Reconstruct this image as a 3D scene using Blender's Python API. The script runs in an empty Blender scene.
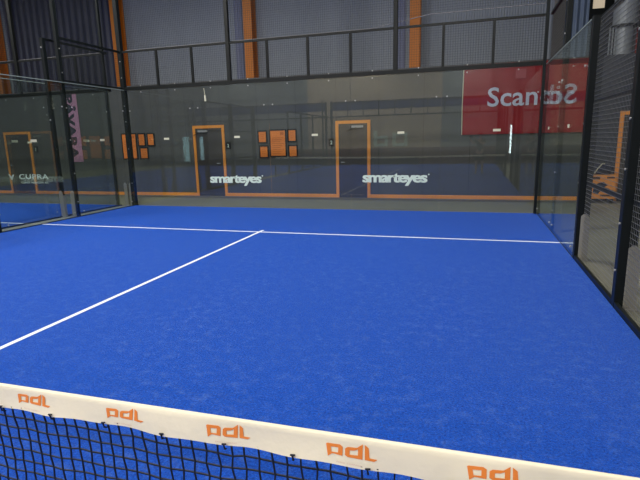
import bpy, math, random
from mathutils import Vector
random.seed(7)
C = bpy.context.scene.collection
sc = bpy.context.scene

# ------------------------------------------------------------------ materials
def nt(m):
    m.use_nodes = True
    return m.node_tree, m.node_tree.nodes, m.node_tree.links

def mat(name, col, rough=.6, metal=0, noise=0, nscale=8, bump=0, bscale=60, emit=None, estr=0, spec=.5, col2=None):
    m = bpy.data.materials.new(name)
    t, N, L = nt(m)
    b = N['Principled BSDF']
    b.inputs['Base Color'].default_value = (*col, 1)
    b.inputs['Roughness'].default_value = rough
    b.inputs['Metallic'].default_value = metal
    b.inputs['Specular IOR Level'].default_value = spec
    tc = N.new('ShaderNodeTexCoord')
    if noise:
        n = N.new('ShaderNodeTexNoise'); n.inputs['Scale'].default_value = nscale; n.inputs['Detail'].default_value = 5
        L.new(tc.outputs['Object'], n.inputs['Vector'])
        mx = N.new('ShaderNodeMix'); mx.data_type = 'RGBA'
        c2 = col2 or tuple(min(1, c * (1 + noise)) for c in col)
        c1 = tuple(c * (1 - noise) for c in col)
        mx.inputs[6].default_value = (*c1, 1); mx.inputs[7].default_value = (*c2, 1)
        L.new(n.outputs['Fac'], mx.inputs[0]); L.new(mx.outputs[2], b.inputs['Base Color'])
    if bump:
        n2 = N.new('ShaderNodeTexNoise'); n2.inputs['Scale'].default_value = bscale; n2.inputs['Detail'].default_value = 3
        L.new(tc.outputs['Object'], n2.inputs['Vector'])
        bp = N.new('ShaderNodeBump'); bp.inputs['Strength'].default_value = bump; bp.inputs['Distance'].default_value = .01
        L.new(n2.outputs['Fac'], bp.inputs['Height']); L.new(bp.outputs['Normal'], b.inputs['Normal'])
    if emit:
        b.inputs['Emission Color'].default_value = (*emit, 1); b.inputs['Emission Strength'].default_value = estr
    return m

def turf_mat():
    m = bpy.data.materials.new('blue_turf'); t, N, L = nt(m); b = N['Principled BSDF']
    tc = N.new('ShaderNodeTexCoord')
    def noise(s, d, r=.5):
        n = N.new('ShaderNodeTexNoise'); n.inputs['Scale'].default_value = s; n.inputs['Detail'].default_value = d
        n.inputs['Roughness'].default_value = r; L.new(tc.outputs['Object'], n.inputs['Vector']); return n
    fine = noise(70, 3, .8); midn = noise(10, 9, .85); big = noise(1.1, 4)
    r1 = N.new('ShaderNodeValToRGB'); L.new(fine.outputs['Fac'], r1.inputs['Fac'])
    r1.color_ramp.elements[0].position = .30; r1.color_ramp.elements[0].color = (.002, .022, .19, 1)
    r1.color_ramp.elements[1].position = .68; r1.color_ramp.elements[1].color = (.006, .106, .62, 1)
    r2 = N.new('ShaderNodeValToRGB'); L.new(midn.outputs['Fac'], r2.inputs['Fac'])
    r2.color_ramp.elements[0].position = .50; r2.color_ramp.elements[0].color = (0, 0, 0, 1)
    r2.color_ramp.elements[1].position = .74; r2.color_ramp.elements[1].color = (.85, .85, .85, 1)
    mul = N.new('ShaderNodeMath'); mul.operation = 'MULTIPLY'; L.new(r2.outputs['Color'], mul.inputs[0]); L.new(big.outputs['Fac'], mul.inputs[1])
    mx = N.new('ShaderNodeMix'); mx.data_type = 'RGBA'
    L.new(mul.outputs[0], mx.inputs[0]); L.new(r1.outputs['Color'], mx.inputs[6]); mx.inputs[7].default_value = (.15, .26, .58, 1)
    L.new(mx.outputs[2], b.inputs['Base Color']); b.inputs['Roughness'].default_value = .85
    b.inputs['Specular IOR Level'].default_value = .2
    b.inputs['Sheen Weight'].default_value = .22; b.inputs['Sheen Roughness'].default_value = .10; b.inputs['Sheen Tint'].default_value = (.85, .9, 1, 1)
    bp = N.new('ShaderNodeBump'); bp.inputs['Strength'].default_value = .6; bp.inputs['Distance'].default_value = .02
    L.new(fine.outputs['Fac'], bp.inputs['Height']); L.new(bp.outputs['Normal'], b.inputs['Normal'])
    return m

def glass_mat(name, tint):
    m = bpy.data.materials.new(name); t, N, L = nt(m)
    N.remove(N['Principled BSDF']); out = N['Material Output']
    tr = N.new('ShaderNodeBsdfTransparent'); tr.inputs['Color'].default_value = (*tint, 1)
    gl = N.new('ShaderNodeBsdfGlossy'); gl.inputs['Roughness'].default_value = .0; gl.inputs['Color'].default_value = (.93, 1, .98, 1)
    g = N.new('ShaderNodeNewGeometry')
    mp = N.new('ShaderNodeMapRange'); mp.inputs['To Min'].default_value = 1.6; mp.inputs['To Max'].default_value = 1 / 1.6
    L.new(g.outputs['Backfacing'], mp.inputs['Value'])
    fr = N.new('ShaderNodeFresnel'); L.new(mp.outputs['Result'], fr.inputs['IOR'])
    mx = N.new('ShaderNodeMixShader'); L.new(fr.outputs['Fac'], mx.inputs['Fac'])
    L.new(tr.outputs[0], mx.inputs[1]); L.new(gl.outputs[0], mx.inputs[2]); L.new(mx.outputs[0], out.inputs['Surface'])
    return m

def corrugated(name, col, period, strength=.7):
    m = bpy.data.materials.new(name); t, N, L = nt(m); b = N['Principled BSDF']
    b.inputs['Base Color'].default_value = (*col, 1); b.inputs['Roughness'].default_value = .5
    tc = N.new('ShaderNodeTexCoord'); w = N.new('ShaderNodeTexWave'); w.bands_direction = 'X'
    w.inputs['Scale'].default_value = math.pi * 2 / (20 * period); L.new(tc.outputs['Object'], w.inputs['Vector'])
    bp = N.new('ShaderNodeBump'); bp.inputs['Strength'].default_value = strength; bp.inputs['Distance'].default_value = .05
    L.new(w.outputs['Fac'], bp.inputs['Height']); L.new(bp.outputs['Normal'], b.inputs['Normal'])
    return m

def panelled(name, col, sx, sz):
    """flat cladding boards with narrow dark joints"""
    m = bpy.data.materials.new(name); t, N, L = nt(m); b = N['Principled BSDF']
    b.inputs['Roughness'].default_value = .6
    tc = N.new('ShaderNodeTexCoord'); sp = N.new('ShaderNodeSeparateXYZ'); L.new(tc.outputs['Object'], sp.inputs[0])
    cb = N.new('ShaderNodeCombineXYZ'); L.new(sp.outputs['X'], cb.inputs['X']); L.new(sp.outputs['Z'], cb.inputs['Y'])
    br = N.new('ShaderNodeTexBrick'); br.offset = 0; br.inputs['Scale'].default_value = 1
    br.inputs['Brick Width'].default_value = sx; br.inputs['Row Height'].default_value = sz
    br.inputs['Mortar Size'].default_value = .008; br.inputs['Bias'].default_value = 0
    br.inputs['Color1'].default_value = (*col, 1); br.inputs['Color2'].default_value = (*[c * .93 for c in col], 1)
    br.inputs['Mortar'].default_value = (*[c * .6 for c in col], 1)
    L.new(cb.outputs[0], br.inputs['Vector']); L.new(br.outputs['Color'], b.inputs['Base Color'])
    return m

M = dict(
    caption=mat('faint_caption', (.72, .48, .34), .5),
    turf=turf_mat(),
    line=mat('white_line', (.78, .82, .88), .8, noise=.06, nscale=40),
    concrete=mat('concrete', (.28, .275, .20), .75, noise=.14, nscale=2.5, bump=.2, bscale=30),
    darkfloor=mat('dark_rubber', (.05, .045, .04), .8, noise=.2, nscale=5),
    steel=mat('black_green_steel', (.005, .0075, .0075), .45, .0, noise=.2, nscale=12, spec=.25),
    steelwarm=mat('dark_steel_frame', (.0045, .006, .005), .45, .0, noise=.2, nscale=12, spec=.3),
    wire=mat('wire', (.016, .020, .020), .45, .3),
    wirelight=mat('galvanised_wire', (.24, .25, .25), .35, .5),  # black mesh wire in a paler tone, the light on it painted in
    foot=mat('bare_steel', (.31, .295, .25), .5, .1, noise=.12, nscale=9),
    glass=glass_mat('court_glass', (.90, .925, .91)),
    edge=mat('glass_edge', (.22, .27, .25), .3),
    bolt=mat('bolt', (.42, .42, .40), .35, .3),
    lowwall=panelled('grey_green_cladding', (.092, .095, .091), 1.2, 3.6),
    slate=panelled('slate_cladding', (.034, .041, .050), 1.2, 3.6),
    hall=corrugated('pale_corrugated', (.275, .312, .365), .075, .3),
    halldark=corrugated('violet_corrugated', (.050, .058, .098), .30, 1.0),
    hallstrip=corrugated('pale_blue_strip', (.19, .215, .33), .12, .5),
    stripes=corrugated('translucent_sheet', (.20, .27, .40), .16, 1.0),  # bluish colour stands in for daylight through the sheet
    orange=mat('orange_paint', (.86, .33, .055), .5),
    orangecol=mat('orange_column', (.62, .185, .008), .5),
    door=mat('dark_door', (.060, .055, .050), .45),
    poster=mat('orange_poster', (.84, .245, .04), .35, noise=.15, nscale=5),
    posterink=mat('poster_ink', (.55, .14, .02), .5),
    black=mat('black_plastic', (.012, .012, .012), .4),
    white=mat('white_vinyl', (.68, .80, .66), .5),
    sticker=mat('pale_sticker', (.66, .64, .46), .4),
    red=mat('red_banner', (.29, .004, .009), .55, noise=.1, nscale=2),
    redtext=mat('banner_lettering', (.62, .65, .76), .5),
    bannerpatch=mat('banner_patch', (.36, .06, .07), .55),
    pink=mat('pink_banner', (.74, .34, .54), .6, noise=.08, nscale=2),
    tape=mat('white_tape', (.86, .77, .56), .5, noise=.05, nscale=5, bump=.25, bscale=22),
    logo=mat('orange_print', (.84, .235, .03), .5),
    net=mat('black_net', (.008, .010, .016), .6),
    ceil=mat('dark_ceiling', (.10, .10, .11), .8),
    hallside=mat('hall_side_wall', (.16, .16, .17), .7),
    duct=mat('galvanised_duct', (.42, .46, .48), .4, .15, noise=.15, nscale=6),
    greypanel=mat('grey_panel', (.22, .21, .20), .6),
    nearwall=panelled('beige_panel', (.56, .44, .31), 2.4, 1.2),
    neargrey=panelled('grey_panel_near', (.27, .29, .29), 2.4, 1.2),
    brown=mat('brown_board', (.13, .055, .04), .6),
    navy=mat('navy_windbreak', (.012, .03, .11), .7),
    lit=mat('daylight_pane', (.5, .6, .65), .4, emit=(.55, .85, 1), estr=2.2),
    slit=mat('daylight_gap', (.6, .7, .8), .4, emit=(.85, .95, 1), estr=9),
    lamp=mat('lamp_face', (1, 1, 1), .4, emit=(1, .97, .93), estr=6),
    lamph=mat('lamp_housing', (.05, .05, .05), .5),
    skin=mat('skin', (.55, .33, .24), .5), shirt=mat('olive_shirt', (.12, .13, .08), .9),
    shorts=mat('dark_shorts', (.015, .02, .03), .9), hair=mat('brown_hair', (.06, .035, .02), .7),
    shoe=mat('shoe', (.25, .25, .25), .6), lilac=mat('pale_blue_plastic', (.26, .36, .58), .5),
    cloth=mat('dark_cloth', (.02, .025, .05), .9, noise=.4, nscale=12), brownwood=mat('brown_straps', (.10, .05, .03), .8),
)

# ------------------------------------------------------------------ mesh helpers
class MB:
    def __init__(s): s.v = []; s.f = []
    def box(s, x0, x1, y0, y1, z0, z1):
        n = len(s.v)
        s.v += [(x0,y0,z0),(x1,y0,z0),(x1,y1,z0),(x0,y1,z0),(x0,y0,z1),(x1,y0,z1),(x1,y1,z1),(x0,y1,z1)]
        s.f += [tuple(n+i for i in q) for q in ((0,3,2,1),(4,5,6,7),(0,1,5,4),(1,2,6,5),(2,3,7,6),(3,0,4,7))]
        return s
    def cbox(s, x0, x1, y0, y1, z0, z1, c=.006):
        """box with chamfered vertical edges"""
        pts = [(x0+c,y0),(x1-c,y0),(x1,y0+c),(x1,y1-c),(x1-c,y1),(x0+c,y1),(x0,y1-c),(x0,y0+c)]
        return s.prism([(p[0], p[1], z0) for p in pts], (0, 0, z1-z0))
    def prism(s, pts, d):
        n = len(s.v); k = len(pts); d = Vector(d)
        s.v += [tuple(p) for p in pts] + [tuple(Vector(p)+d) for p in pts]
        s.f.append(tuple(range(n+k-1, n-1, -1))); s.f.append(tuple(range(n+k, n+2*k)))
        for i in range(k):
            j = (i+1) % k; s.f.append((n+i, n+j, n+k+j, n+k+i))
        return s
    def tube(s, path, r, k=6, cap=True):
        path = [Vector(p) for p in path]; base = len(s.v)
        for i, p in enumerate(path):
            d = (path[min(i+1, len(path)-1)] - path[max(i-1, 0)]).normalized()
            up = Vector((0,0,1)) if abs(d.z) < .9 else Vector((1,0,0))
            a = d.cross(up).normalized(); b = d.cross(a).normalized()
            rr = r[i] if isinstance(r, (list, tuple)) else r
            for j in range(k):
                t = 2*math.pi*(j+.5)/k
                s.v.append(tuple(p + a*math.cos(t)*rr + b*math.sin(t)*rr))
        for i in range(len(path)-1):
            for j in range(k):
                j2 = (j+1) % k; a = base+i*k
                s.f.append((a+j, a+j2, a+k+j2, a+k+j))
        if cap:
            s.f.append(tuple(base+j for j in range(k-1, -1, -1))); s.f.append(tuple(base+(len(path)-1)*k+j for j in range(k)))
        return s
    def wire(s, p, q, r):
        return s.tube([p, q], r, 4, False)
    def ball(s, c, r, sx=1, sy=1, sz=1, n=8, m=6):
        b = len(s.v); c = Vector(c)
        s.v.append((c.x, c.y, c.z+r*sz))
        for i in range(1, m):
            t = math.pi*i/m
            for j in range(n):
                u = 2*math.pi*j/n
                s.v.append((c.x+r*sx*math.sin(t)*math.cos(u), c.y+r*sy*math.sin(t)*math.sin(u), c.z+r*sz*math.cos(t)))
        s.v.append((c.x, c.y, c.z-r*sz)); e = len(s.v)-1
        for j in range(n):
            s.f.append((b, b+1+j, b+1+(j+1) % n)); s.f.append((e, e-n+(j+1) % n, e-n+j))
        for i in range(m-2):
            for j in range(n):
                a = b+1+i*n
                s.f.append((a+j, a+n+j, a+n+(j+1) % n, a+(j+1) % n))
        return s
    def disc(s, c, axis, r, h, k=10):
        c = Vector(c); a = Vector(axis).normalized()
        return s.tube([c, c+a*h], r, k)

ORG = {}
def worg(o):
    v = Vector((0,0,0))
    while o is not None:
        v += ORG.get(o.name, Vector((0,0,0))); o = o.parent
    return v

def obj(name, mb, m, parent=None, smooth=False, org=None):
    me = bpy.data.meshes.new(name)
    off = worg(parent) if parent else Vector(org or (0,0,0))
    me.from_pydata([tuple(Vector(v)-off) for v in mb.v], [], mb.f)
    me.materials.append(m)
    if smooth: me.polygons.foreach_set('use_smooth', [True]*len(me.polygons))
    me.update()
    o = bpy.data.objects.new(name, me); C.objects.link(o)
    if parent: o.parent = parent
    elif org: o.location = org; ORG[o.name] = Vector(org)
    return o

def tag(o, label=None, cat=None, group=None, kind=None):
    if label: o['label'] = label
    if cat: o['category'] = cat
    if group: o['group'] = group
    if kind: o['kind'] = kind
    return o

def thing(name, label, cat, loc=(0,0,0), group=None):
    o = bpy.data.objects.new(name, None); C.objects.link(o); o.location = loc
    ORG[o.name] = Vector(loc)
    o.empty_display_size = .2
    return tag(o, label, cat, group)

def struct(name, mb, m, parent=None):
    o = obj(name, mb, m, parent)
    if not parent: o['kind'] = 'structure'
    return o

def text_mb(txt, bold=0.0, spacing=1.0):
    cu = bpy.data.curves.new('t', 'FONT'); cu.body = txt; cu.size = 1; cu.offset = bold; cu.space_character = spacing
    cu.resolution_u = 3
    o = bpy.data.objects.new('t', cu); C.objects.link(o)
    bpy.context.view_layer.update()
    dg = bpy.context.evaluated_depsgraph_get()
    me = bpy.data.meshes.new_from_object(o.evaluated_get(dg))
    vs = [v.co.copy() for v in me.vertices]; fs = [tuple(p.vertices) for p in me.polygons]
    bpy.data.objects.remove(o); bpy.data.meshes.remove(me); bpy.data.curves.remove(cu)
    x0 = min(v.x for v in vs); x1 = max(v.x for v in vs); y0 = min(v.y for v in vs); y1 = max(v.y for v in vs)
    return [((v.x-x0)/(x1-x0), (v.y-y0)/(y1-y0)) for v in vs], fs

def decal(name, uv, fs, fn, m, parent):
    """flat lettering: fn maps (u,v) 0..1 to world"""
    mb = MB(); mb.v = [fn(u, v) for u, v in uv]; mb.f = fs
    return obj(name, mb, m, parent)

# ------------------------------------------------------------------ setting
YW = 12.45
struct('floor', MB().box(-21, 10, -15, 16, -.20, -.015), M['concrete'])
struct('ceiling', MB().box(-21, 10, -15, 16, 9.5, 9.7), M['ceil'])
struct('wall_right', MB().box(9.5, 9.7, -14.5, 15.2, -.015, 9.5), M['hallside'])
struct('wall_left', MB().box(-20.9, -20.7, -14.5, 15.2, -.015, 9.5), M['hallside'])
w = struct('wall_back', MB().box(-8.75, 5.72, 15, 15.2, -.015, 9.5).box(-20.7, -14.2, 15, 15.2, -.015, 9.5), M['hall'])
struct('dark_cladding', MB().box(-14.2, -8.75, 15, 15.2, -.015, 9.5), M['halldark'], w)
struct('translucent_sheet', MB().box(6.02, 6.62, 15, 15.1, 3.2, 9.5), M['stripes'], w)
struct('grey_cladding', MB().box(5.72, 6.02, 15, 15.15, -.015, 9.5), M['greypanel'], w)
struct('black_cladding', MB().box(6.62, 9.5, 15, 15.2, -.015, 5.0).box(6.62, 6.70, 15, 15.2, 5.0, 9.5).box(7.0, 9.5, 15, 15.2, 5.0, 9.5).box(6.70, 7.0, 15, 15.2, 6.0, 9.5), M['steel'], w)
struct('grey_cladding', MB().box(7.55, 7.95, 14.9, 15.0, 3.3, 9.5), M['greypanel'], w)
win = struct('window_1', MB().box(6.70, 7.0, 15.05, 15.1, 5.0, 6.0), mat('lit_beige_pane', (.6,.5,.38), emit=(.8,.66,.46), estr=.45))
for cx in (-4.05, 1.42):
    struct('pale_strip', MB().box(cx-.14, cx+.14, 14.96, 15.0, 3.0, 9.5), M['hallstrip'], w)
# changing-room block in front of the hall wall
lw = struct('wall_front', MB().box(-20.7, 6.45, YW, 14.3, -.015, 3.42), M['lowwall'])
struct('slate_cladding', MB().box(6.45, 9.5, YW, 14.3, -.015, 3.42), M['slate'], lw)
# near end wall, seen only as a reflection
nw = struct('wall_near', MB().box(-20.7, -8, -14.3, -14.1, -.015, 9.5).box(1.6, 9.5, -14.3, -14.1, -.015, 9.5), M['neargrey'])
struct('beige_cladding', MB().box(-8, 1.6, -14.3, -14.1, -.015, 9.5), M['nearwall'], nw)
struct('baseboard_near', MB().box(-12, 6, -14.1, -14.05, -.015, .95), M['brown'])
struct('floor_near', MB().box(-20.7, 9.5, -14.1, -10.3, -.015, -.005), M['darkfloor'])

# orange trim along the foot of the block and round its doors
doors = [(-4.56, -3.49), (-.02, .97), (-12.12, -10.93), (7.0, 8.05)]
tb = MB(); edges = [-16.5, -12.12, -10.93, -4.56, -3.49, -.02, .97, 7.0]
for a, b in ((-16.5, -12.12), (-10.93, -4.56), (-3.49, -.02), (.97, 6.2)):
    tb.box(a, b, YW-.012, YW, -.01, .085)
struct('trim_1', tb, M['orange'])
labels_d = 0
for i, (a, b) in enumerate(doors):
    fr = MB().box(a-.0, a+.085, YW-.025, YW, -.01, 2.13).box(b-.085, b, YW-.025, YW, -.01, 2.13).box(a+.085, b-.085, YW-.025, YW, 2.045, 2.13)
    d = struct('door_%d' % (i+1), MB().box(a+.085, b-.085, YW-.012, YW, -.01, 2.045), M['door'])
    obj('door_frame', fr, M['orange'], d)
    hx = b-.2 if i == 0 else a+.17
    obj('door_handle', MB().box(hx-.012, hx+.012, YW-.06, YW-.012, .98, 1.0).box(hx-.012, hx+.09*(1 if i else -1), YW-.065, YW-.05, .98, 1.0), M['duct'], d)
    if i < 2:
        cx = b-.36 if i else a+.36
        cl = obj('door_closer', MB().box(cx-.16, cx+.16, YW-.07, YW-.012, 1.93, 1.99), M['bolt'], d)
        obj('closer_arm', MB().tube([(cx-.13, YW-.05, 1.93), (cx-.3, YW-.09, 1.84), (cx-.02, YW-.1, 1.93)], .012), M['black'], d)
# door number plates
def plate(x, z, label, s='2'):
    t = tag(obj('door_sign', MB().box(x, x+.17, YW-.015, YW, z, z+.21), M['black'], org=(x, YW, z)), label, 'sign', 'black door signs')
    uv, fs = text_mb(s, .02)
    decal('numeral', uv, fs, lambda u, v: (x+.055+.06*u, YW-.018, z+.055+.10*v), M['white'], t)
plate(-3.47, 1.41, 'small black sign with white mark right of the orange framed door beside the pale reflections')
plate(-.23, 1.44, 'small black sign with white mark left of the orange framed door in the middle')
plate(-10.86, 1.42, 'small black sign right of the orange framed door at the far left')

# orange columns
for k, cx in enumerate((-3.54, 1.89, -8.72, -14.45)):
    mb = MB().box(cx-.15, cx+.15, 14.58, 14.61, -.015, 9.5).box(cx-.15, cx+.15, 14.93, 14.96, -.015, 9.5).box(cx-.012, cx+.012, 14.61, 14.93, -.015, 9.5)
    tag(obj('steel_column', mb, M['orangecol'], org=(cx, 14.77, 0)),
        ['orange steel column left of centre behind the fence top', 'orange steel column right of centre behind the fence top',
         'orange steel column beside the left corner of the court', 'orange steel column at the far left edge'][k], 'column', 'orange hall columns')
# duct, top right
t = thing('air_duct', 'silver spiral air duct rising behind the side mesh, top right', 'duct', (7.27, 14.3, 3.42))
obj('pipe', MB().tube([(7.27, 13.95, 4.32), (7.27, 13.95, 9.4)], .27, 24), M['duct'], t)
obj('lower_pipe', MB().tube([(7.27, 13.95, 3.42), (7.27, 13.95, 4.26)], .20, 20), M['duct'], t)
for k in range(3): obj('riser', MB().tube([(6.93+.07*k, 13.85, 3.42), (6.93+.07*k, 13.85, 4.26)], .02, 8), M['duct'], t)
for z in (4.26, 5.2, 6.1): obj('flange', MB().tube([(7.27, 13.95, z), (7.27, 13.95, z+.05)], .30, 24), M['steel'], t)
tag(obj('red_pipe', MB().tube([(7.62, 14.1, 3.42), (7.62, 14.1, 4.3)], .035, 8), mat('red_pipe', (.35, .04, .03)), org=(7.62, 14.1, 3.42)),
    'thin red vertical pipe right of the silver air duct', 'pipe')

# ------------------------------------------------------------------ turf
tf = struct('turf_carpet', MB().box(-5.0, 5.0, -10, 10, -.015, 0), M['turf'])
tf['kind'] = 'structure'
obj('service_line', MB().box(-5, 5, 6.925, 6.975, 0, .003), M['line'], tf)
obj('center_line', MB().box(-.025, .025, -6.95, 6.925, 0, .003).box(-.025, .025, 6.975, 7.12, 0, .003), M['line'], tf)
obj('service_line', MB().box(-5, 5, -6.975, -6.95, 0, .003), M['line'], tf)
tf2 = struct('turf_carpet', MB().box(-15.5, -5.5, -10, 10, -.015, 0), M['turf'])
obj('service_line', MB().box(-15.5, -5.5, 6.925, 6.975, 0, .003), M['line'], tf2)
obj('center_line', MB().box(-10.525, -10.475, -6.95, 6.925, 0, .003), M['line'], tf2)

# ------------------------------------------------------------------ court enclosure
def glass_x(x0, x1, y, label, clips=(.5, 1.5), sticker=True, join=True):
    """glass panel parallel to x, facing -y"""
    t = thing('glass_panel', label, 'glass panel', ((x0+x1)/2, y, 0))
    obj('pane', MB().box(x0+.004, x1-.004, y, y+.012, .012, 2.985), M['glass'], t)
    for c in clips: obj('clip', MB().disc((x0+c, y, 2.93), (0,-1,0), .014, .012), M['bolt'], t)
    if join:
        for x in (x0+.11, x1-.11): obj('bolt', MB().disc((x, y, 2.47), (0,-1,0), .015, .012), M['bolt'], t)
    if sticker: obj('sticker', MB().box((x0+x1)/2+.14-.075, (x0+x1)/2+.14+.075, y-.002, y-.0005, 1.715, 1.765), M['sticker'], t)
    return t
def glass_y(y0, y1, x, s, label):
    """side glass panel at x; s = +1 right wall, -1 left wall"""
    t = thing('glass_panel', label, 'glass panel', (x, (y0+y1)/2, 0))
    a, b = sorted((x, x+.012*s))
    obj('pane', MB().box(a, b, y0+.004, y1-.004, .012, 2.985), M['glass'], t)
    obj('top_edge', MB().box(a-.001, b+.001, y0+.004, y1-.004, 2.985, 3.0), M['edge'], t)
    for yy in (y0+.14, y1-.14):
        for z in (.12, 2.47): obj('bolt', MB().disc((x, yy, z), (-s,0,0), .014, .012), M['bolt'], t)
    ym = (y0+y1)/2
    obj('sticker', MB().box(min(x, x-.0015*s), max(x, x-.0015*s), ym-.075, ym+.075, 1.715, 1.765), M['sticker'], t)
    return t

pl = ['back glass panel in the left corner of the court',
      'back glass panel carrying the left white lettering',
      'back glass panel in the middle, in front of the orange posters',
      'back glass panel carrying the right white lettering',
      'back glass panel in the right corner, in front of the red banner']
gp = [glass_x(-5+2*i, -3+2*i, 10, pl[i]) for i in range(5)]
glass_y(8, 10, -5, -1, 'left side glass panel touching the left corner post')
glass_y(6, 8, -5, -1, 'left side glass panel nearest the camera, at the left picture edge')
glass_y(8, 10, 5, 1, 'right side glass panel touching the right corner post')
glass_y(6, 8, 5, 1, 'right side glass panel next to the black mesh fence')
glass_y(8, 10, -5.5, 1, "side glass of the neighbouring court nearest the corner")
glass_y(6, 8, -5.5, 1, "side glass of the neighbouring court at the left picture edge")
ng = [glass_x(-7.5, -5.5, 10, "neighbouring court's back glass panel beside the corner post, in front of the pink banner"),
      glass_x(-9.5, -7.5, 10, "neighbouring court's back glass panel with the small white lettering"),
      glass_x(-11.5, -9.5, 10, "neighbouring court's back glass panel at the far left edge")]

def hpost(x, y, z1, w=.08, d=.08, s=0):
    return MB().cbox(x-w/2, x+w/2, y-d/2, y+d/2, -.015, z1)
def foot_mb(x, y, s):
    """flat steel bracket outside post, s = outward x direction"""
    mb = MB(); pts = [(0,0),(.17,0),(.17,.03),(.11,.10),(.10,.58),(.075,.63),(.03,.63),(0,.60)]
    mb.prism([(x+s*px, y-.012, -.015+pz) for px, pz in (pts if s > 0 else pts[::-1])], (0, .024, 0))
    mb.box(min(x, x+s*.20), max(x, x+s*.20), y-.07, y+.07, -.015, .0)
    return mb
def foot_side(x, y, s):
    """upright steel bracket plate standing on its base plate, facing along the fence"""
    pts = [(0, 0), (.105, 0), (.105, .52), (.09, .585), (.06, .62), (.03, .62), (0, .59)]
    q = [(x+s*a, y-.006, -.015+b) for a, b in pts]
    mb = MB().prism(q if s > 0 else q[::-1], (0, .012, 0))
    mb.prism([(x+s*.09, y+.006, -.005), (x+s*.105, y+.006, -.005), (x+s*.105, y+.075, -.005), (x+s*.09, y+.075, -.005)], (0, 0, .5))
    x0, x1 = sorted((x-s*.0, x+s*.12))
    mb.box(x0, x1, y-.05, y+.08, -.015, .0)
    mb.disc((x+s*.045, y-.006, .54), (0, -1, 0), .014, .008)
    return mb

# back frame of our court
def back_frame(xa, y, label, poles=(), zt=7.0, zc=(7.0, 7.0), upr=True, out=1):
    t = thing('fence_frame', label, 'fence frame', (xa+5, y, 0))
    yc = y+.06*out
    for i, x in enumerate((xa+.0, xa+10.)):
        if i == 1 and y > 0: x0c, x1c, y0c, y1c = x-.058, x-.002, 9.91, 9.985
        else: x0c, x1c, y0c, y1c = (x-.115, x-.005, yc-.06, yc+.06) if i == 0 else (x+.005, x+.115, yc-.06, yc+.06)
        obj('corner_post', MB().cbox(x0c, x1c, y0c, y1c, -.015, zc[i]), M['steel'], t)
    obj('beam', MB().box(xa+.0, xa+10.0, yc-.05, yc+.05, 2.99, 3.07), M['steelwarm'], t)
    obj('top_rail', MB().box(xa+.0, xa+10.0, yc-.025, yc+.025, 3.91, 3.955), M['steelwarm'], t)
    if upr:
        for k in range(1, 10):
            x = xa+k
            if k in poles:
                obj('pole', MB().cbox(x-.045, x+.045, yc-.045, yc+.045, 3.07, zt), M['steelwarm'], t)
            else:
                obj('upright', MB().box(x-.028, x+.028, yc-.025, yc+.025, 3.07, 3.91), M['steelwarm'], t)
    for k in range(0, 11):
        pass
    return t
bf = back_frame(-5, 10, 'dark steel frame above the back glass with rails, uprights and two tall poles', (3, 7))
for k in range(10):
    obj('bolt', MB().disc((-4.5+k, 10.01, 3.085), (0,-1,0), .014, .012), M['bolt'], bf)
for x, s in ((-5.06, 1), ):
    for z in (.6, 1.5, 2.2, 2.6, 3.3, 3.7):
        obj('bolt', MB().disc((x+s*.02, 9.999, z), (0,-1,0), .011, .012), M['bolt'], bf)
nf = back_frame(-15.5, 10, "neighbouring court's dark back frame at the left", (3, 7))

def mesh_x(x0, x1, y, z0, z1, step=.05, r=.0021):
    mb = MB(); n = int(round((x1-x0)/step)); m = int(round((z1-z0)/step))
    for i in range(n+1): mb.wire((x0+i*(x1-x0)/n, y, z0), (x0+i*(x1-x0)/n, y, z1), r)
    for j in range(m+1): mb.wire((x0, y+.004, z0+j*(z1-z0)/m), (x1, y+.004, z0+j*(z1-z0)/m), r)
    return mb
def mesh_y(x, y0, y1, z0, z1, step=.05, r=.0021, rh=None):
    mb = MB(); rh = rh or r; n = int(round((y1-y0)/step)); m = int(round((z1-z0)/step))
    for i in range(n+1): mb.wire((x+.004, y0+i*(y1-y0)/n, z0), (x+.004, y0+i*(y1-y0)/n, z1), r)
    for j in range(m+1): mb.wire((x, y0, z0+j*(z1-z0)/m), (x, y1, z0+j*(z1-z0)/m), rh)
    return mb
for i in range(5): obj('mesh_panel', mesh_x(-5+2*i, -3+2*i, 10.03, 3.07, 3.91), M['wire'], bf)
for i in range(3): obj('mesh_panel', mesh_x(-7.5-2*i, -5.5-2*i, 10.03, 3.07, 3.91), M['wire'], nf)

# side frames
def side_frame(x, s, label, pole8=False, feet=(8, 6), near=True, bolts=True):
    t = thing('fence_frame', label, 'fence frame', (x, 8, 0))
    xo = x+s*.055
    z8 = 6.5 if pole8 else 3.95
    obj('post', MB().cbox(xo-.04, xo+.04, 7.955, 8.045, -.015, z8), M['steel'], t)
    obj('post', MB().cbox(min(x+s*.002, x+s*.15), max(x+s*.002, x+s*.15), 5.90, 5.995, -.015, 3.02), M['steel'], t)
    obj('top_rail', MB().box(xo-.022, xo+.022, 8.04, 9.99, 3.91, 3.955), M['steel'], t)
    obj('lower_rail', MB().box(xo-.02, xo+.02, 8.04, 9.99, 3.02, 3.055), M['steel'], t)
    obj('sill', MB().box(min(x+s*.014, x+s*.05), max(x+s*.014, x+s*.05), 6.0, 9.93, -.012, .012), M['steel'], t)
    for y in feet: obj('foot_bracket', foot_side(x+s*.05, y-(.108 if y == 6 else .055), s), M['foot'], t)
    tag(obj('mesh_infill', mesh_y(xo, 8.04, 9.94, 3.055, 3.91), M['wire'], t), 'fine black wire mesh')
    for y in (8, 6):
        for z in (.35, 1.0, 1.75, 2.45) + ((3.2, 3.7) if y == 8 else ()):
            obj('bolt', MB().disc((x+s*.014, y-.0, z), (-s, 0, 0), .013, .012), M['bolt'], t)
    return t
side_frame(-5, -1, 'dark steel side frame at the left of the court, with a tall pole', True)
side_frame(5, 1, 'dark steel side frame at the right of the court behind the glass')
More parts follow.
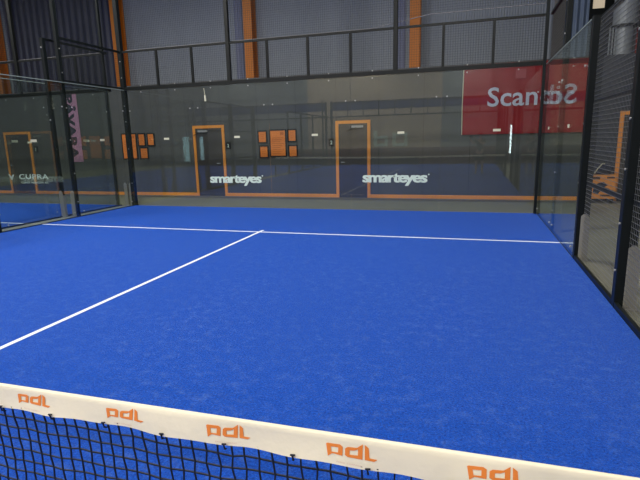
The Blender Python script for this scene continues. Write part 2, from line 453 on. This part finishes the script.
side_frame(-5.5, 1, "neighbouring court's dark steel side frame, just left of ours") if False else None
# neighbour's frame stands in the gap, its posts just outside its own glass
t = thing('fence_frame', "neighbouring court's dark steel side frame, just left of ours", 'fence frame', (-5.45, 8, 0))
for y, z in ((8, 3.95), (6, 3.02)):
    obj('post', MB().cbox(-5.488, -5.41, y-.045, y+.045, -.015, z), M['steel'], t)
    obj('foot_bracket', foot_side(-5.47, y-.06, 1), M['foot'], t)
    obj('bolt', MB().disc((-5.45, y-.045, 2.2), (0,-1,0), .016, .012), M['bolt'], t)
    obj('bolt', MB().disc((-5.45, y-.045, 3.0 if y == 6 else 3.75), (0,-1,0), .016, .012), M['bolt'], t)
obj('top_rail', MB().box(-5.47, -5.425, 8.04, 9.99, 3.91, 3.955), M['steel'], t)
obj('lower_rail', MB().box(-5.47, -5.43, 8.04, 9.99, 3.02, 3.055), M['steel'], t)
obj('sill', MB().box(-5.49, -5.44, 6, 10, -.012, .012), M['steel'], t)
obj('mesh_infill', mesh_y(-5.45, 8.04, 9.94, 3.055, 3.91), M['wire'], t)
for x, s in ((-5.12, -1),):
    tag(obj('foot_bracket', foot_side(x, 10.08, s), M['foot'], org=(x, 10.08, 0)), 'pale steel foot bracket at the left corner post', 'bracket')
tag(obj('foot_bracket', foot_side(-5.37, 10.06, 1), M['foot'], org=(-5.37, 10.06, 0)), "pale steel foot bracket at the neighbouring court's corner post", 'bracket')

# side mesh fence: right (visible) and left (out of frame), far and near half
def mesh_bay(x, s, y0, y1, label, w, first=False):
    t = thing('mesh_fence', label, 'fence', (x, (y0+y1)/2, 0), 'black side mesh bays')
    xo = x+s*.055; y1 = y1-(.11 if y1 == 6 else .06)
    obj('post', MB().cbox(min(x+s*.004, x+s*.155), max(x+s*.004, x+s*.155), y0-.05, y0+.05, -.015, 3.02), M['steel'], t)
    obj('wire_mesh', mesh_y(x+s*.080, y0+.05, y1, .03, 2.98, .05, .0018, .0027), w, t)
    for z in (.02, 1.0, 2.02, 2.99):
        hw = .022 if z > .1 else .03; lo = .084 if z > .1 else .004
        obj('rail', MB().box(min(x+s*lo, x+s*(lo+.035)), max(x+s*lo, x+s*(lo+.035)), y0+.05, y1, z-hw, z+hw), M['steel'], t)
    obj('foot_bracket', foot_side(x+s*.080, y0-.06, s), M['foot'], t)
    for z in (.35, .8, 1.3, 1.75, 2.5):
        obj('bolt', MB().disc((x+s*.004, y0, z), (-s, 0, 0), .011, .010), M['bolt'], t)
    return t
mesh_bay(5, 1, 4, 6, 'black wire mesh fence bay next to the right side glass', M['wirelight'])
mesh_bay(5, 1, 2, 4, 'black wire mesh fence bay at the right picture edge', M['wirelight'])
mesh_bay(-5, -1, 4, 6, 'black wire mesh fence bay next to the left side glass, outside the picture', M['wire'])
mesh_bay(-5, -1, 2, 4, 'second black wire mesh fence bay from the left side glass, outside the picture', M['wire'])
for k, (x, s) in enumerate(((5, 1), (-5, -1))):
    t = thing('mesh_fence', ['near-half black side fence right of the net, mirrored in the back glass', 'near-half black side fence left of the net, mirrored in the back glass'][k], 'fence', (x, -5, 0))
    xo = x+s*.055
    for y in (-2, -4, -6, -8, -9.9): obj('post', MB().cbox(xo-.04, xo+.04, y-.05, y+.05, -.015, 3.02 if y > -8 else 3.95), M['steel'], t)
    for z in (.02, 3.0): obj('rail', MB().box(xo-.03, xo+.03, -9.9, -2, z-.03, z+.03), M['steel'], t)
# near-end frame (mirrored)
t = back_frame(-5, -10, 'near-end dark steel frame behind the camera, mirrored in the back glass', (), upr=True, zc=(4, 4), out=-1)
obj('kick_board', MB().box(-5, .5, -10.0, -9.97, 0, .42), M['black'], t); obj('kick_board', MB().box(.5, 5, -10.0, -9.97, 0, .42), M['brown'], t)
obj('windbreak', MB().box(-5, 5, -10.12, -10.10, 3.42, 3.92), M['navy'], t)
t = back_frame(-15.5, -10, "neighbouring court's near-end frame, mirrored in the back glass", (), upr=False, zc=(4, 4), out=-1)
obj('kick_board', MB().box(-15.5, -5.5, -10.0, -9.97, 0, .42), M['black'], t)
obj('windbreak', MB().box(-15.5, -5.5, -10.12, -10.10, 3.42, 3.92), M['navy'], t)

# protective netting above the fence
def netting(xa, label, hem):
    mb = MB(); x0, x1 = xa+.06, xa+9.94; n = 200
    for i in range(n+1):
        x = x0+(x1-x0)*i/n; mb.wire((x, 10.13, hem(x-xa)), (x, 10.13, 6.6), .0022)
    for j in range(52):
        z = 4.02+j*.05; zz = []
        xs = [x0+(x1-x0)*i/20 for i in range(21)]
        pts = [(x, 10.134, z) for x in xs if z >= hem(x-xa)-.001]
        if len(pts) > 1: mb.tube(pts, .0022, 4, False)
    t = tag(obj('safety_net', mb, M['wire'], org=(xa+5, 10.1, 4)), label, 'net')
    pts = [(x0+(x1-x0)*i/40, 10.13, hem(x0-xa+(x1-x0)*i/40)+0) for i in range(41)]
    tag(obj('hem_cord', MB().tube(pts, .008, 6), M['hallside'], t), 'pale hem cord')
netting(-5, 'fine dark safety netting hanging above the back fence', lambda u: 3.98 if u < 6.5 else 3.98+.18*min(1, (u-6.5)/1.2))
netting(-15.5, "fine dark safety netting above the neighbouring court's fence", lambda u: 3.98)

obj('hanging_tag', MB().tube([(-2.68, 9.985, 2.93), (-2.66, 9.985, 2.76)], .006, 5).tube([(-2.66, 9.985, 2.76), (-2.655, 9.985, 2.62)], .022, 8), M['sticker'], gp[1])
# lettering on glass
def vinyl(parent, s, x0, x1, z0, z1, bold, sp, m=None, name='lettering', y=10):
    uv, fs = text_mb(s, bold, sp); k = len(uv); d = .010*(z1-z0)/(x1-x0)*4
    uv = [(u-d/2, v) for u, v in uv]+[(u+d/2, v) for u, v in uv]; fs = fs+[tuple(k+i for i in f) for f in fs]
    cnt = [0]
    def lay():
        cnt[0] += 1; return y-.0025-(.0025 if cnt[0] > k else 0)
    return decal(name, uv, fs, lambda u, v: (x0+(x1-x0)*u, lay(), z0+(z1-z0)*v), m or M['white'], parent)
vinyl(gp[1], 'smarteyes', -2.675, -1.262, .545, .812, .026, .84)
vinyl(gp[3], 'smarteyes', 1.275, 2.735, .565, .845, .026, .84)
for p, x, z in ((gp[1], -1.235, .79), (gp[3], 2.765, .82)):
    obj('trademark_dot', MB().disc((x, 9.999, z), (0,-1,0), .016, .003), M['white'], p)
vinyl(ng[1], 'CUPRA', -8.92, -7.85, .700, .845, .012, 1.12)
vinyl(ng[1], 'CUPRA HISINGEN BIL', -8.87, -7.87, .575, .622, .01, 1.05)
em = MB()
P = lambda u, v: (-9.32+.22*u, 9.9975, .67+.185*v)
for poly in ([(0,1),(.30,.80),(.42,.62),(.42,.05),(.5,0),(.5,.62),(.36,.5),(.2,.45)],):
    for mir in (0, 1):
        q = [((1-u) if mir else u, v) for u, v in poly]
        n = len(em.v); em.v += [P(u, v) for u, v in q]; em.f.append(tuple(range(n, n+len(q))))
obj('emblem', em, M['white'], ng[1])
obj('red_mark', MB().prism([(-7.47, 9.997, .68), (-7.38, 9.997, .66), (-7.42, 9.997, .96), (-7.5, 9.997, .92)], (0, .002, 0)), mat('red_vinyl', (.55, .06, .06)), thing('pennant', 'small red pennant hanging behind the left side posts', 'pennant', (-7.43, 9.99, .66)))  # red mark on the glass beside the small lettering

# ------------------------------------------------------------------ things on the block wall
bn = thing('banner', 'large red banner with pale lettering behind the right corner', 'banner', (4.85, YW, 1.66))
mb = MB(); nx, nz = 40, 8
for side in (0, 1):
    for j in range(nz+1):
        for i in range(nx+1):
            x = 3.385+(6.32-3.385)*i/nx + (.012*math.sin(j*1.1) if i == 0 else 0); z = 1.665+1.72*j/nz
            mb.v.append((x, YW-.03-.006*math.sin(i*.9)-.004*math.sin(j*2.1+i*.3)+side*.003, z))
b1 = (nx+1)*(nz+1)
for j in range(nz):
    for i in range(nx):
        a = j*(nx+1)+i; mb.f.append((a, a+1, a+nx+2, a+nx+1)); mb.f.append((b1+a, b1+a+nx+1, b1+a+nx+2, b1+a+1))
obj('cloth', mb, M['red'], bn, True)
obj('hem', MB().tube([(3.385, YW-.036, 1.665), (3.375, YW-.036, 2.4), (3.385, YW-.036, 3.38)], .012, 6), M['sticker'], bn)
uv, fs = text_mb('Scandic', .012, 1.0)
decal('lettering', uv, fs, lambda u, v: (3.985+1.97*u, YW-.044, 2.345+.47*v), M['redtext'], bn)
obj('patch', MB().box(4.62, 4.86, YW-.046, YW-.042, 3.0, 3.22), M['bannerpatch'], bn)

pb = thing('banner', 'narrow pink vertical banner with dark sideways lettering at the left', 'banner', (-9.0, YW, 1.08))
obj('cloth', MB().box(-9.34, -8.80, YW-.02, YW-.01, 1.08, 3.33), M['pink'], pb)
uv, fs = text_mb('PÅVARA', .05, 1.0)
decal('lettering', uv, fs, lambda u, v: (-9.30+.44*v, YW-.023, 3.28-2.12*u), M['cloth'], pb)

def poster(x0, x1, z0, z1, label, big=False):
    t = thing('framed_poster', label, 'poster', ((x0+x1)/2, YW, z0), 'orange framed posters')
    f = .035
    obj('frame', MB().box(x0, x0+f, YW-.03, YW, z0, z1).box(x1-f, x1, YW-.03, YW, z0, z1).box(x0+f, x1-f, YW-.03, YW, z0, z0+f).box(x0+f, x1-f, YW-.03, YW, z1-f, z1), M['black'], t)
    obj('print', MB().box(x0+f, x1-f, YW-.018, YW, z0+f, z1-f), M['poster'], t)
    mb = MB()
    if big:
        for k in range(9): mb.box(x0+.09, x1-.09-.05*(k % 3), YW-.020, YW-.018, z1-.25-k*.055, z1-.235-k*.055)
        mb.box(x1-.19, x1-.08, YW-.020, YW-.018, z1-.16, z1-.08)
    else:
        for k in range(3): mb.box(x0+.08, x1-.10, YW-.020, YW-.018, z1-.12-k*.06, z1-.11-k*.06)
    obj('print_lines', mb, M['posterink'], t)
for x0, x1, z0, z1, l, b in (
    (-2.03, -1.50, 1.16, 1.95, 'largest orange poster in the middle group of five', True),
    (-2.40, -2.10, 1.56, 1.93, 'small orange poster left of the big middle poster, upper one', False),
    (-2.37, -2.07, 1.13, 1.50, 'small orange poster left of the big middle poster, lower one', False),
    (-1.46, -1.18, 1.58, 1.95, 'small orange poster right of the big middle poster, upper one', False),
    (-1.45, -1.16, 1.14, 1.50, 'small orange poster right of the big middle poster, lower one', False),
    (-7.20, -6.62, 1.14, 1.97, 'large orange poster half hidden by the left corner post', True),
    (-6.57, -6.29, 1.55, 1.96, 'small orange poster just right of the left corner post, upper row', False),
    (-6.23, -5.95, 1.55, 1.96, 'rightmost small orange poster near the left corner post', False),
    (-6.54, -6.22, 1.14, 1.52, 'small orange poster near the left corner post, lower row', False)):
    poster(x0, x1, z0, z1, l, b)

# equipment box, right
t = thing('equipment_box', 'orange box on dark feet by the wall behind the right mesh', 'box', (6.62, 11.95, -.015))
obj('body', MB().cbox(6.27, 6.93, 11.9, 12.25, .10, .66, .01), M['orange'], t)
for a in (6.30, 6.82): obj('foot', MB().box(a, a+.08, 11.93, 12.2, -.015, .10), M['black'], t)
obj('picture', MB().prism([(6.44, 11.895, .24), (6.55, 11.895, .20), (6.63, 11.895, .34), (6.74, 11.895, .42), (6.66, 11.895, .50), (6.54, 11.895, .47), (6.46, 11.895, .38)], (0, .004, 0)), M['cloth'], t)
for q in ((6.72, 6.88, .58, .62), (6.42, 6.58, .56, .62), (6.60, 6.86, .16, .2)): obj('print_line', MB().box(q[0], q[1], 11.895, 11.9, q[2], q[3]), M['brownwood'], t)
t = tag(obj('holdall_bag', MB().ball((6.60, 12.07, .80), .13, 2.2, 1.1, 1.0, 14, 8), M['cloth'], smooth=True, org=(6.6, 12.05, .665)), 'dark soft bag lying on the orange box behind the mesh', 'bag')
obj('strap', MB().tube([(6.45, 11.92, .70), (6.50, 11.90, .80), (6.60, 11.90, .93), (6.66, 11.95, .92)], .013, 6), M['sticker'], t)
# pale blue slatted basket
t = thing('slatted_basket', 'pale blue slatted basket behind the right mesh at the picture edge', 'basket', (6.85, 9.6, -.015))
for i in range(6):
    a = math.pi*2*i/6
for i in range(10):
    a = math.pi*2*i/10; cx, cy = 6.83+.17*math.cos(a), 9.6+.17*math.sin(a)
    obj('slat', MB().tube([(cx, cy, .0), (6.83+.20*math.cos(a), 9.6+.20*math.sin(a), .62)], .022, 6), M['lilac'], t)
for z, r in ((.02, .17), (.62, .205)):
    obj('ring', MB().tube([(6.83+r*math.cos(2*math.pi*k/16), 9.6+r*math.sin(2*math.pi*k/16), z) for k in range(17)], .016, 6), M['lilac'], t)

# ------------------------------------------------------------------ mirrored things behind the camera
for k, (a, b) in enumerate(((-18.7, -18.1), (-17.15, -16.45))):
    pass
    wn = struct('window_%d' % (k+2), MB().box(a, b, -14.1, -14.08, .15, 2.05), M['lit'])
    obj('window_frame', MB().box(a-.05, a, -14.1, -14.06,   .1, 2.1).box(b, b+.05, -14.1, -14.06,   .1, 2.1).box(a, b, -14.1, -14.06, 2.05, 2.1), M['duct'], wn)
struct('window_4', MB().box(6.02, 6.24, -14.1, -14.08, .45, 2.3), M['slit'])
sg = thing('wall_sign', 'pale block lettering on the near wall, mirrored in the back glass', 'sign', (-1.9, -14.1, 1.06))
obj('letter', MB().box(-3.1, -2.85, -14.1, -14.06, 1.06, 2.15).box(-2.85, -2.1, -14.1, -14.06, 1.06, 1.26).box(-2.85, -2.1, -14.1, -14.06, 1.60, 1.80).box(-2.3, -2.1, -14.1, -14.06, 1.26, 1.60), M['white'], sg)
obj('letter', MB().box(-1.75, -1.53, -14.1, -14.06, 1.06, 2.0).box(-.92, -.7, -14.1, -14.06, 1.06, 2.0).box(-1.53, -.92, -14.1, -14.06, 1.06, 1.26).box(-1.53, -.92, -14.1, -14.06, 1.80, 2.0), M['white'], sg)
for k in range(9):
    x = -10.6+k*1.15
    t = thing('bar_stool', 'dark bar stool by the near wall, one of a mirrored row', 'stool', (x, -13.6, -.005), 'stools along the near wall')
    obj('seat', MB().disc((x, -13.6, .80), (0,0,1), .19, .06, 14), M['black'], t)
    for a in range(4):
        c, s = math.cos(a*math.pi/2+.78), math.sin(a*math.pi/2+.78)
        obj('leg', MB().tube([(x+.13*c, -13.6+.13*s, .80), (x+.2*c, -13.6+.2*s, 0)], .018, 6), M['black'], t)

# ------------------------------------------------------------------ net
def ztop(x): return .8435+.0104*math.sqrt(x*x+.3)
def zbot(x): return ztop(x)-.0675-.004*min(1, max(0, (x-2.3)/1.0))-.0022*math.sin(x*31.4+.9)-.0025*math.sin(x*11+1)
def yfront(x, w):      # w = 0 at the top, 1 at the bottom
    return -.007-.016*w-.0035*w*math.sin(x*15.7+.4)-.0022*math.sin(w*3.1)*math.sin(x*7.3)
net = thing('court_net', 'black court net with a white printed top tape across the foreground', 'net', (0, 0, 0))
mb = MB(); n = 500; prof = 9
for i in range(n+1):
    x = -4.95+9.9*i/n; zt, zb = ztop(x), zbot(x); ring = []
    for w in (1, .8, .6, .4, .2, .04): ring.append((x, yfront(x, w), zt-(zt-zb)*w-.0))
    ring.append((x, -.003, zt+.002)); ring.append((x, .004, zt+.001))
    for w in (.1, .5, 1): ring.append((x, .008+.006*w, zt-(zt-zb)*w))
    k = len(ring); mb.v += ring
    if i:
        a = (i-1)*k
        for j in range(k-1): mb.f.append((a+j, a+k+j, a+k+j+1, a+j+1))
tape = obj('tape', mb, M['tape'], net, True)
# printed marks
U = 1/2900.
gl = dict(
 p=[[(0,12),(10,5),(107,2),(129,20),(129,110),(52,102),(18,135)], [(37,37),(45,88),(95,86),(95,34)]],
 d=[[(147,32),(167,13),(237,6),(280,-37),(280,112),(167,110),(147,95)], [(182,43),(182,85),(245,79),(245,20),(217,38)]],
 l=[[(294,-34),(325,-6),(332,88),(392,93),(367,116),(297,110)]])
def fill(polys):
    cu = bpy.data.curves.new('g', 'CURVE'); cu.dimensions = '2D'; cu.fill_mode = 'BOTH'
    for q in polys:
        sp = cu.splines.new('POLY'); sp.points.add(len(q)-1); sp.use_cyclic_u = True
        for i, (a, b) in enumerate(q): sp.points[i].co = (a, -b, 0, 1)
    o = bpy.data.objects.new('g', cu); C.objects.link(o); bpy.context.view_layer.update()
    me = bpy.data.meshes.new_from_object(o.evaluated_get(bpy.context.evaluated_depsgraph_get()))
    vs = [(v.co.x, -v.co.y) for v in me.vertices]; fs = [tuple(p.vertices) for p in me.polygons]
    bpy.data.objects.remove(o); bpy.data.meshes.remove(me)
    return vs, fs
glyphs = [fill(q) for q in gl.values()]
cap_uv, cap_fs = text_mb('PADEL COMPANY', 0, 1.2)
k = 0
X0 = 2.284-7*.3495*1
xs0 = [2.280+.3495*i+{0: .0145, 1: .010}.get(i, 0) for i in range(-20, 8)]
for x0 in xs0:
    if x0 < -4.8 or x0 > 4.75: continue
    jit = .0 if x0 < 3.2 else .001
    mb = MB()
    for vs, fs in glyphs:
        nn = len(mb.v)
        for (u, v) in vs:
            x = x0+u*U; w = .145+(v+37)/172*.60 if x0 > 2.9 else .13+(v+37)/172*.58
            zt, zb = ztop(x), zbot(x)
            mb.v.append((x, yfront(x, w)-.0014, zt-(zt-zb)*w))
        mb.f += [tuple(nn+i for i in f) for f in fs]
    obj('logo', mb, M['logo'], tape)
    if 2 < x0 < 4.2:
        mb = MB()
        for u, v in cap_uv:
            x = x0+.03+.065*u; w = .905-.045*v; zt, zb = ztop(x), zbot(x)
            mb.v.append((x, yfront(x, w)-.0012, zt-(zt-zb)*w))
        mb.f = cap_fs
        obj('caption', mb, M['caption'], tape)
# ties
for i in range(-35, 14):
    x = 2.236+.2008*i
    if abs(x) > 4.9: continue
    z = zbot(x)
    obj('tie', MB().tube([(x, -.030, z+.010), (x+.001, -.027, z-.006), (x-.002, -.012, z-.016)], [.0035, .003, .002], 5).tube([(x-.006, -.029, z+.009), (x+.007, -.029, z+.011)], .0025, 5), M['net'], net)
# knotted mesh
nxn = int(9.9/.0412); rows = 19
node = {}
for i in range(nxn+1):
    x = -4.95+9.9*i/nxn; zb = zbot(x)+.006
    for j in range(rows+1):
        z = zb-j*(.78)/rows
        node[i, j] = Vector((x+random.uniform(-.0018, .0018)+(.002 if (i+j) % 2 else -.002)*(j > 0), -.005-.012*math.exp(-j*.6)+random.uniform(-.001, .001), z+random.uniform(-.0018, .0018)))
mb = MB(); r = .0029
for i in range(nxn+1):
    mb.tube([node[i, j] for j in range(rows+1)], r, 4, False)
for j in range(1, rows+1):
    mb.tube([node[i, j] for i in range(nxn+1)], r, 4, False)
for i in range(nxn+1):
    if -4.95+9.9*i/nxn < 1.6: continue
    for j in range(1, 9):
        mb.ball(node[i, j], .0040, n=5, m=4)
obj('netting', mb, M['net'], net)
obj('cable', MB().tube([(-4.95+9.9*i/60, .002, ztop(-4.95+9.9*i/60)-.008) for i in range(61)], .004, 6), M['steel'], net)
for x in (-4.97, 4.97):
    obj('net_post', MB().cbox(x-.03, x+.03, -.035, .035, 0, 1.0), M['steel'], net)

# ------------------------------------------------------------------ photographer (mirrored in the glass)
def skin_obj(name, pts, edges, m, parent, sub=1, root=0, org=(0,0,0)):
    me = bpy.data.meshes.new(name); off = Vector(org)
    me.from_pydata([Vector(p[:3])-off for p in pts], edges, []); me.materials.append(m)
    o = bpy.data.objects.new(name, me); C.objects.link(o)
    sk = o.modifiers.new('s', 'SKIN'); sk.use_smooth_shade = True
    for i, p in enumerate(pts):
        v = me.skin_vertices[0].data[i]; v.radius = (p[3], p[4] if len(p) > 4 else p[3]); v.use_root = (i == root)
    su = o.modifiers.new('u', 'SUBSURF'); su.levels = sub; su.render_levels = sub
    bpy.context.view_layer.update()
    ev = o.evaluated_get(bpy.context.evaluated_depsgraph_get()); nm = bpy.data.meshes.new_from_object(ev)
    nm.name = name; vs = MB(); vs.v = [v.co+off for v in nm.vertices]; vs.f = [tuple(p.vertices) for p in nm.polygons]
    bpy.data.objects.remove(o); bpy.data.meshes.remove(nm)
    return vs
px, py = 3.98, -1.50
pr = thing('person', 'standing person in olive shirt and dark shorts holding up a phone', 'person', (px, py, 0))
pts = [(px, py, .95, .135, .10), (px, py, 1.12, .13, .095), (px, py+.005, 1.30, .155, .11), (px, py, 1.42, .12, .09), (px, py, 1.50, .055), (px, py+.015, 1.60, .075, .09), (px, py+.01, 1.69, .072, .088)]
ed = [(0,1),(1,2),(2,3),(3,4),(4,5),(5,6)]
def chain(start, lst):
    prev = start
    for p in lst: pts.append(p); ed.append((prev, len(pts)-1)); prev = len(pts)-1
    return prev
chain(0, [(px-.10, py, .88, .09), (px-.12, py+.01, .50, .058), (px-.13, py-.015, .28, .055), (px-.13, py-.02, .09, .037), (px-.14, py+.12, .035, .038, .025)])
chain(0, [(px+.10, py, .88, .09), (px+.12, py+.01, .50, .058), (px+.13, py-.015, .28, .055), (px+.13, py-.02, .09, .037), (px+.15, py+.12, .035, .038, .025)])
cam = Vector((3.6614, -1.0940, 1.6262)); F = Vector((-.29116, .93526, -.2013)); R = Vector((.95593, .29270, -.02278)); Up = Vector((-.03762, .19906, .97927))
pc = cam-F*.020                        # phone body centre plane, behind the lens
hl = pc-R*.155-Up*.035-F*.03; hr = pc+R*.045-Up*.050-F*.03
hand_l = hl; hand_r = hr
chain(3, [(px-.19, py, 1.42, .055), (px-.30, py+.14, 1.30, .045), tuple(hl-F*.05-Up*.03)+(.028,), tuple(hl)+(.034, .020)])
chain(3, [(px+.19, py, 1.42, .055), (px+.16, py+.16, 1.26, .045), tuple(hr-F*.06-Up*.03)+(.028,), tuple(hr)+(.034, .020)])
body = skin_obj('body', pts, ed, M['skin'], pr, 2)
for base, sgn in ((hl, 1), (hr, -1)):
    for q in range(4):
        o0 = base+Up*(.022-.016*q)-R*sgn*.004
        b0 = [tuple(o0-F*.004)+(.0085,), tuple(o0-F*.01+R*sgn*.030-F*.012)+(.008,), tuple(o0+R*sgn*(.052-.004*q)-F*.012)+(.0075,), tuple(o0+R*sgn*(.068-.006*q)-F*.004)+(.0065,)]
        fm = skin_obj('f', b0, [(0,1),(1,2),(2,3)], M['skin'], pr, 1)
        n0 = len(body.v); body.v += fm.v; body.f += [tuple(n0+i for i in f) for f in fm.f]
    b0 = [tuple(base-Up*.018)+(.011,), tuple(base-Up*.030+R*sgn*.02+F*.004)+(.010,), tuple(base-Up*.022+R*sgn*.040+F*.008)+(.008,)]
    fm = skin_obj('f', b0, [(0,1),(1,2)], M['skin'], pr, 1)
    n0 = len(body.v); body.v += fm.v; body.f += [tuple(n0+i for i in f) for f in fm.f]
# face
n0b = MB().ball((px, py+.108, 1.625), .016, .8, 1.2, 1.5)
n0 = len(body.v); body.v += n0b.v; body.f += [tuple(n0+i for i in f) for f in n0b.f]
for s in (-1, 1):
    eb = MB().ball((px+s*.078, py+.01, 1.635), .028, .35, .7, 1.1)
    n0 = len(body.v); body.v += eb.v; body.f += [tuple(n0+i for i in f) for f in eb.f]
obj('body', body, M['skin'], pr, True)
for s in (-1, 1): obj('eye', MB().ball((px+s*.03, py+.092, 1.655), .011), M['white'], pr, True)
obj('mouth', MB().ball((px, py+.098, 1.578), .022, 1, .4, .28), mat('lips', (.4, .13, .11)), pr, True)
obj('hair', MB().ball((px, py-.012, 1.70), .10, .90, 1.08, .92, 16, 10), M['hair'], pr, True)
P0 = [(px, py, .93, .15, .115), (px, py, 1.12, .148, .112), (px, py+.005, 1.30, .172, .127), (px, py, 1.43, .125, .10), (px, py, 1.475, .075)]
E0 = [(0,1),(1,2),(2,3),(3,4)]
for s in (-1, 1):
    P0.append((px+s*.195, py, 1.42, .075)); E0.append((3, len(P0)-1)); a = len(P0)-1
    P0.append(((px-.265, py+.09, 1.345) if s < 0 else (px+.178, py+.09, 1.335))+(.068,)); E0.append((a, len(P0)-1))
obj('shirt', skin_obj('shirt', P0, E0, M['shirt'], pr, 2), M['shirt'], pr, True)
P0 = [(px, py, .96, .15, .115), (px-.10, py, .86, .11), (px-.12, py+.01, .56, .095), (px+.10, py, .86, .11), (px+.12, py+.01, .56, .095)]
obj('shorts', skin_obj('shorts', P0, [(0,1),(1,2),(0,3),(3,4)], M['shorts'], pr, 2), M['shorts'], pr, True)
for s in (-1, 1):
    obj('shoe', MB().ball((px+s*.142, py+.06, .04), .05, .95, 2.7, .85, 14, 8), M['shoe'], pr, True)
ph = MB(); c = pc
def pv(a, b, d): return tuple(c+R*a+Up*b+F*d)
ph.prism([pv(-.140, -.062, -.004), pv(.012, -.062, -.004), pv(.016, -.058, -.004), pv(.016, .010, -.004), pv(.012, .014, -.004), pv(-.140, .014, -.004), pv(-.144, .010, -.004), pv(-.144, -.058, -.004)], tuple(F*.008))
tag(obj('mobile_phone', ph, M['black'], org=tuple(c)), 'black mobile phone held up in both hands at the camera position', 'phone')

# ------------------------------------------------------------------ lamps
POW = 250
for gx, grp in ((0, 'court floodlights'), (-10.5, 'neighbouring court floodlights')):
    for sx in (-3.2, 3.2):
        for y in (-12.3, -7.5, -2.5, 2.5, 7.0):  # row past the near end is added to brighten the mirrored wall
            x = gx+sx
            t = thing('floodlight', 'LED floodlight hanging over the court' if gx == 0 else 'LED floodlight hanging over the neighbouring court', 'lamp', (x, y, 7.6), grp)
            obj('housing', MB().cbox(x-.35, x+.35, y-.2, y+.2, 7.6, 7.7), M['lamph'], t)
            obj('lens', MB().box(x-.32, x+.32, y-.17, y+.17, 7.585, 7.599), M['lamp'], t)
            obj('hanger', MB().tube([(x, y, 7.7), (x, y, 9.5)], .015, 6), M['lamph'], t)
            la = bpy.data.lights.new('floodlight_lamp', 'AREA'); la.shape = 'RECTANGLE'; la.size = .62; la.size_y = .32
            la.energy = {-12.3: 190, -7.5: 380, -2.5: 215, 2.5: 115, 7.0: 300}[y] * (1 if gx == 0 else .7); la.color = (1, .97, .93)
            lo = bpy.data.objects.new('floodlight_lamp', la); C.objects.link(lo); lo.parent = t; lo.location = (0, 0, -.03)

w = bpy.data.worlds.new('World'); sc.world = w; w.use_nodes = True
w.node_tree.nodes['Background'].inputs[0].default_value = (.6, .7, 1, 1); w.node_tree.nodes['Background'].inputs[1].default_value = .05

# ------------------------------------------------------------------ camera
from mathutils import Matrix
cd = bpy.data.cameras.new('Camera'); cd.sensor_width = 36; cd.lens = 487.79/640*36; cd.clip_start = .02
co = bpy.data.objects.new('Camera', cd); C.objects.link(co)
m3 = Matrix((R, Up, -F)).transposed().to_4x4(); m3.translation = cam
co.matrix_world = m3
sc.camera = co
sc.view_settings.view_transform = 'Standard'; sc.view_settings.look = 'None'
sc.view_settings.exposure = 0; sc.view_settings.gamma = 1; sc.view_settings.use_curve_mapping = False
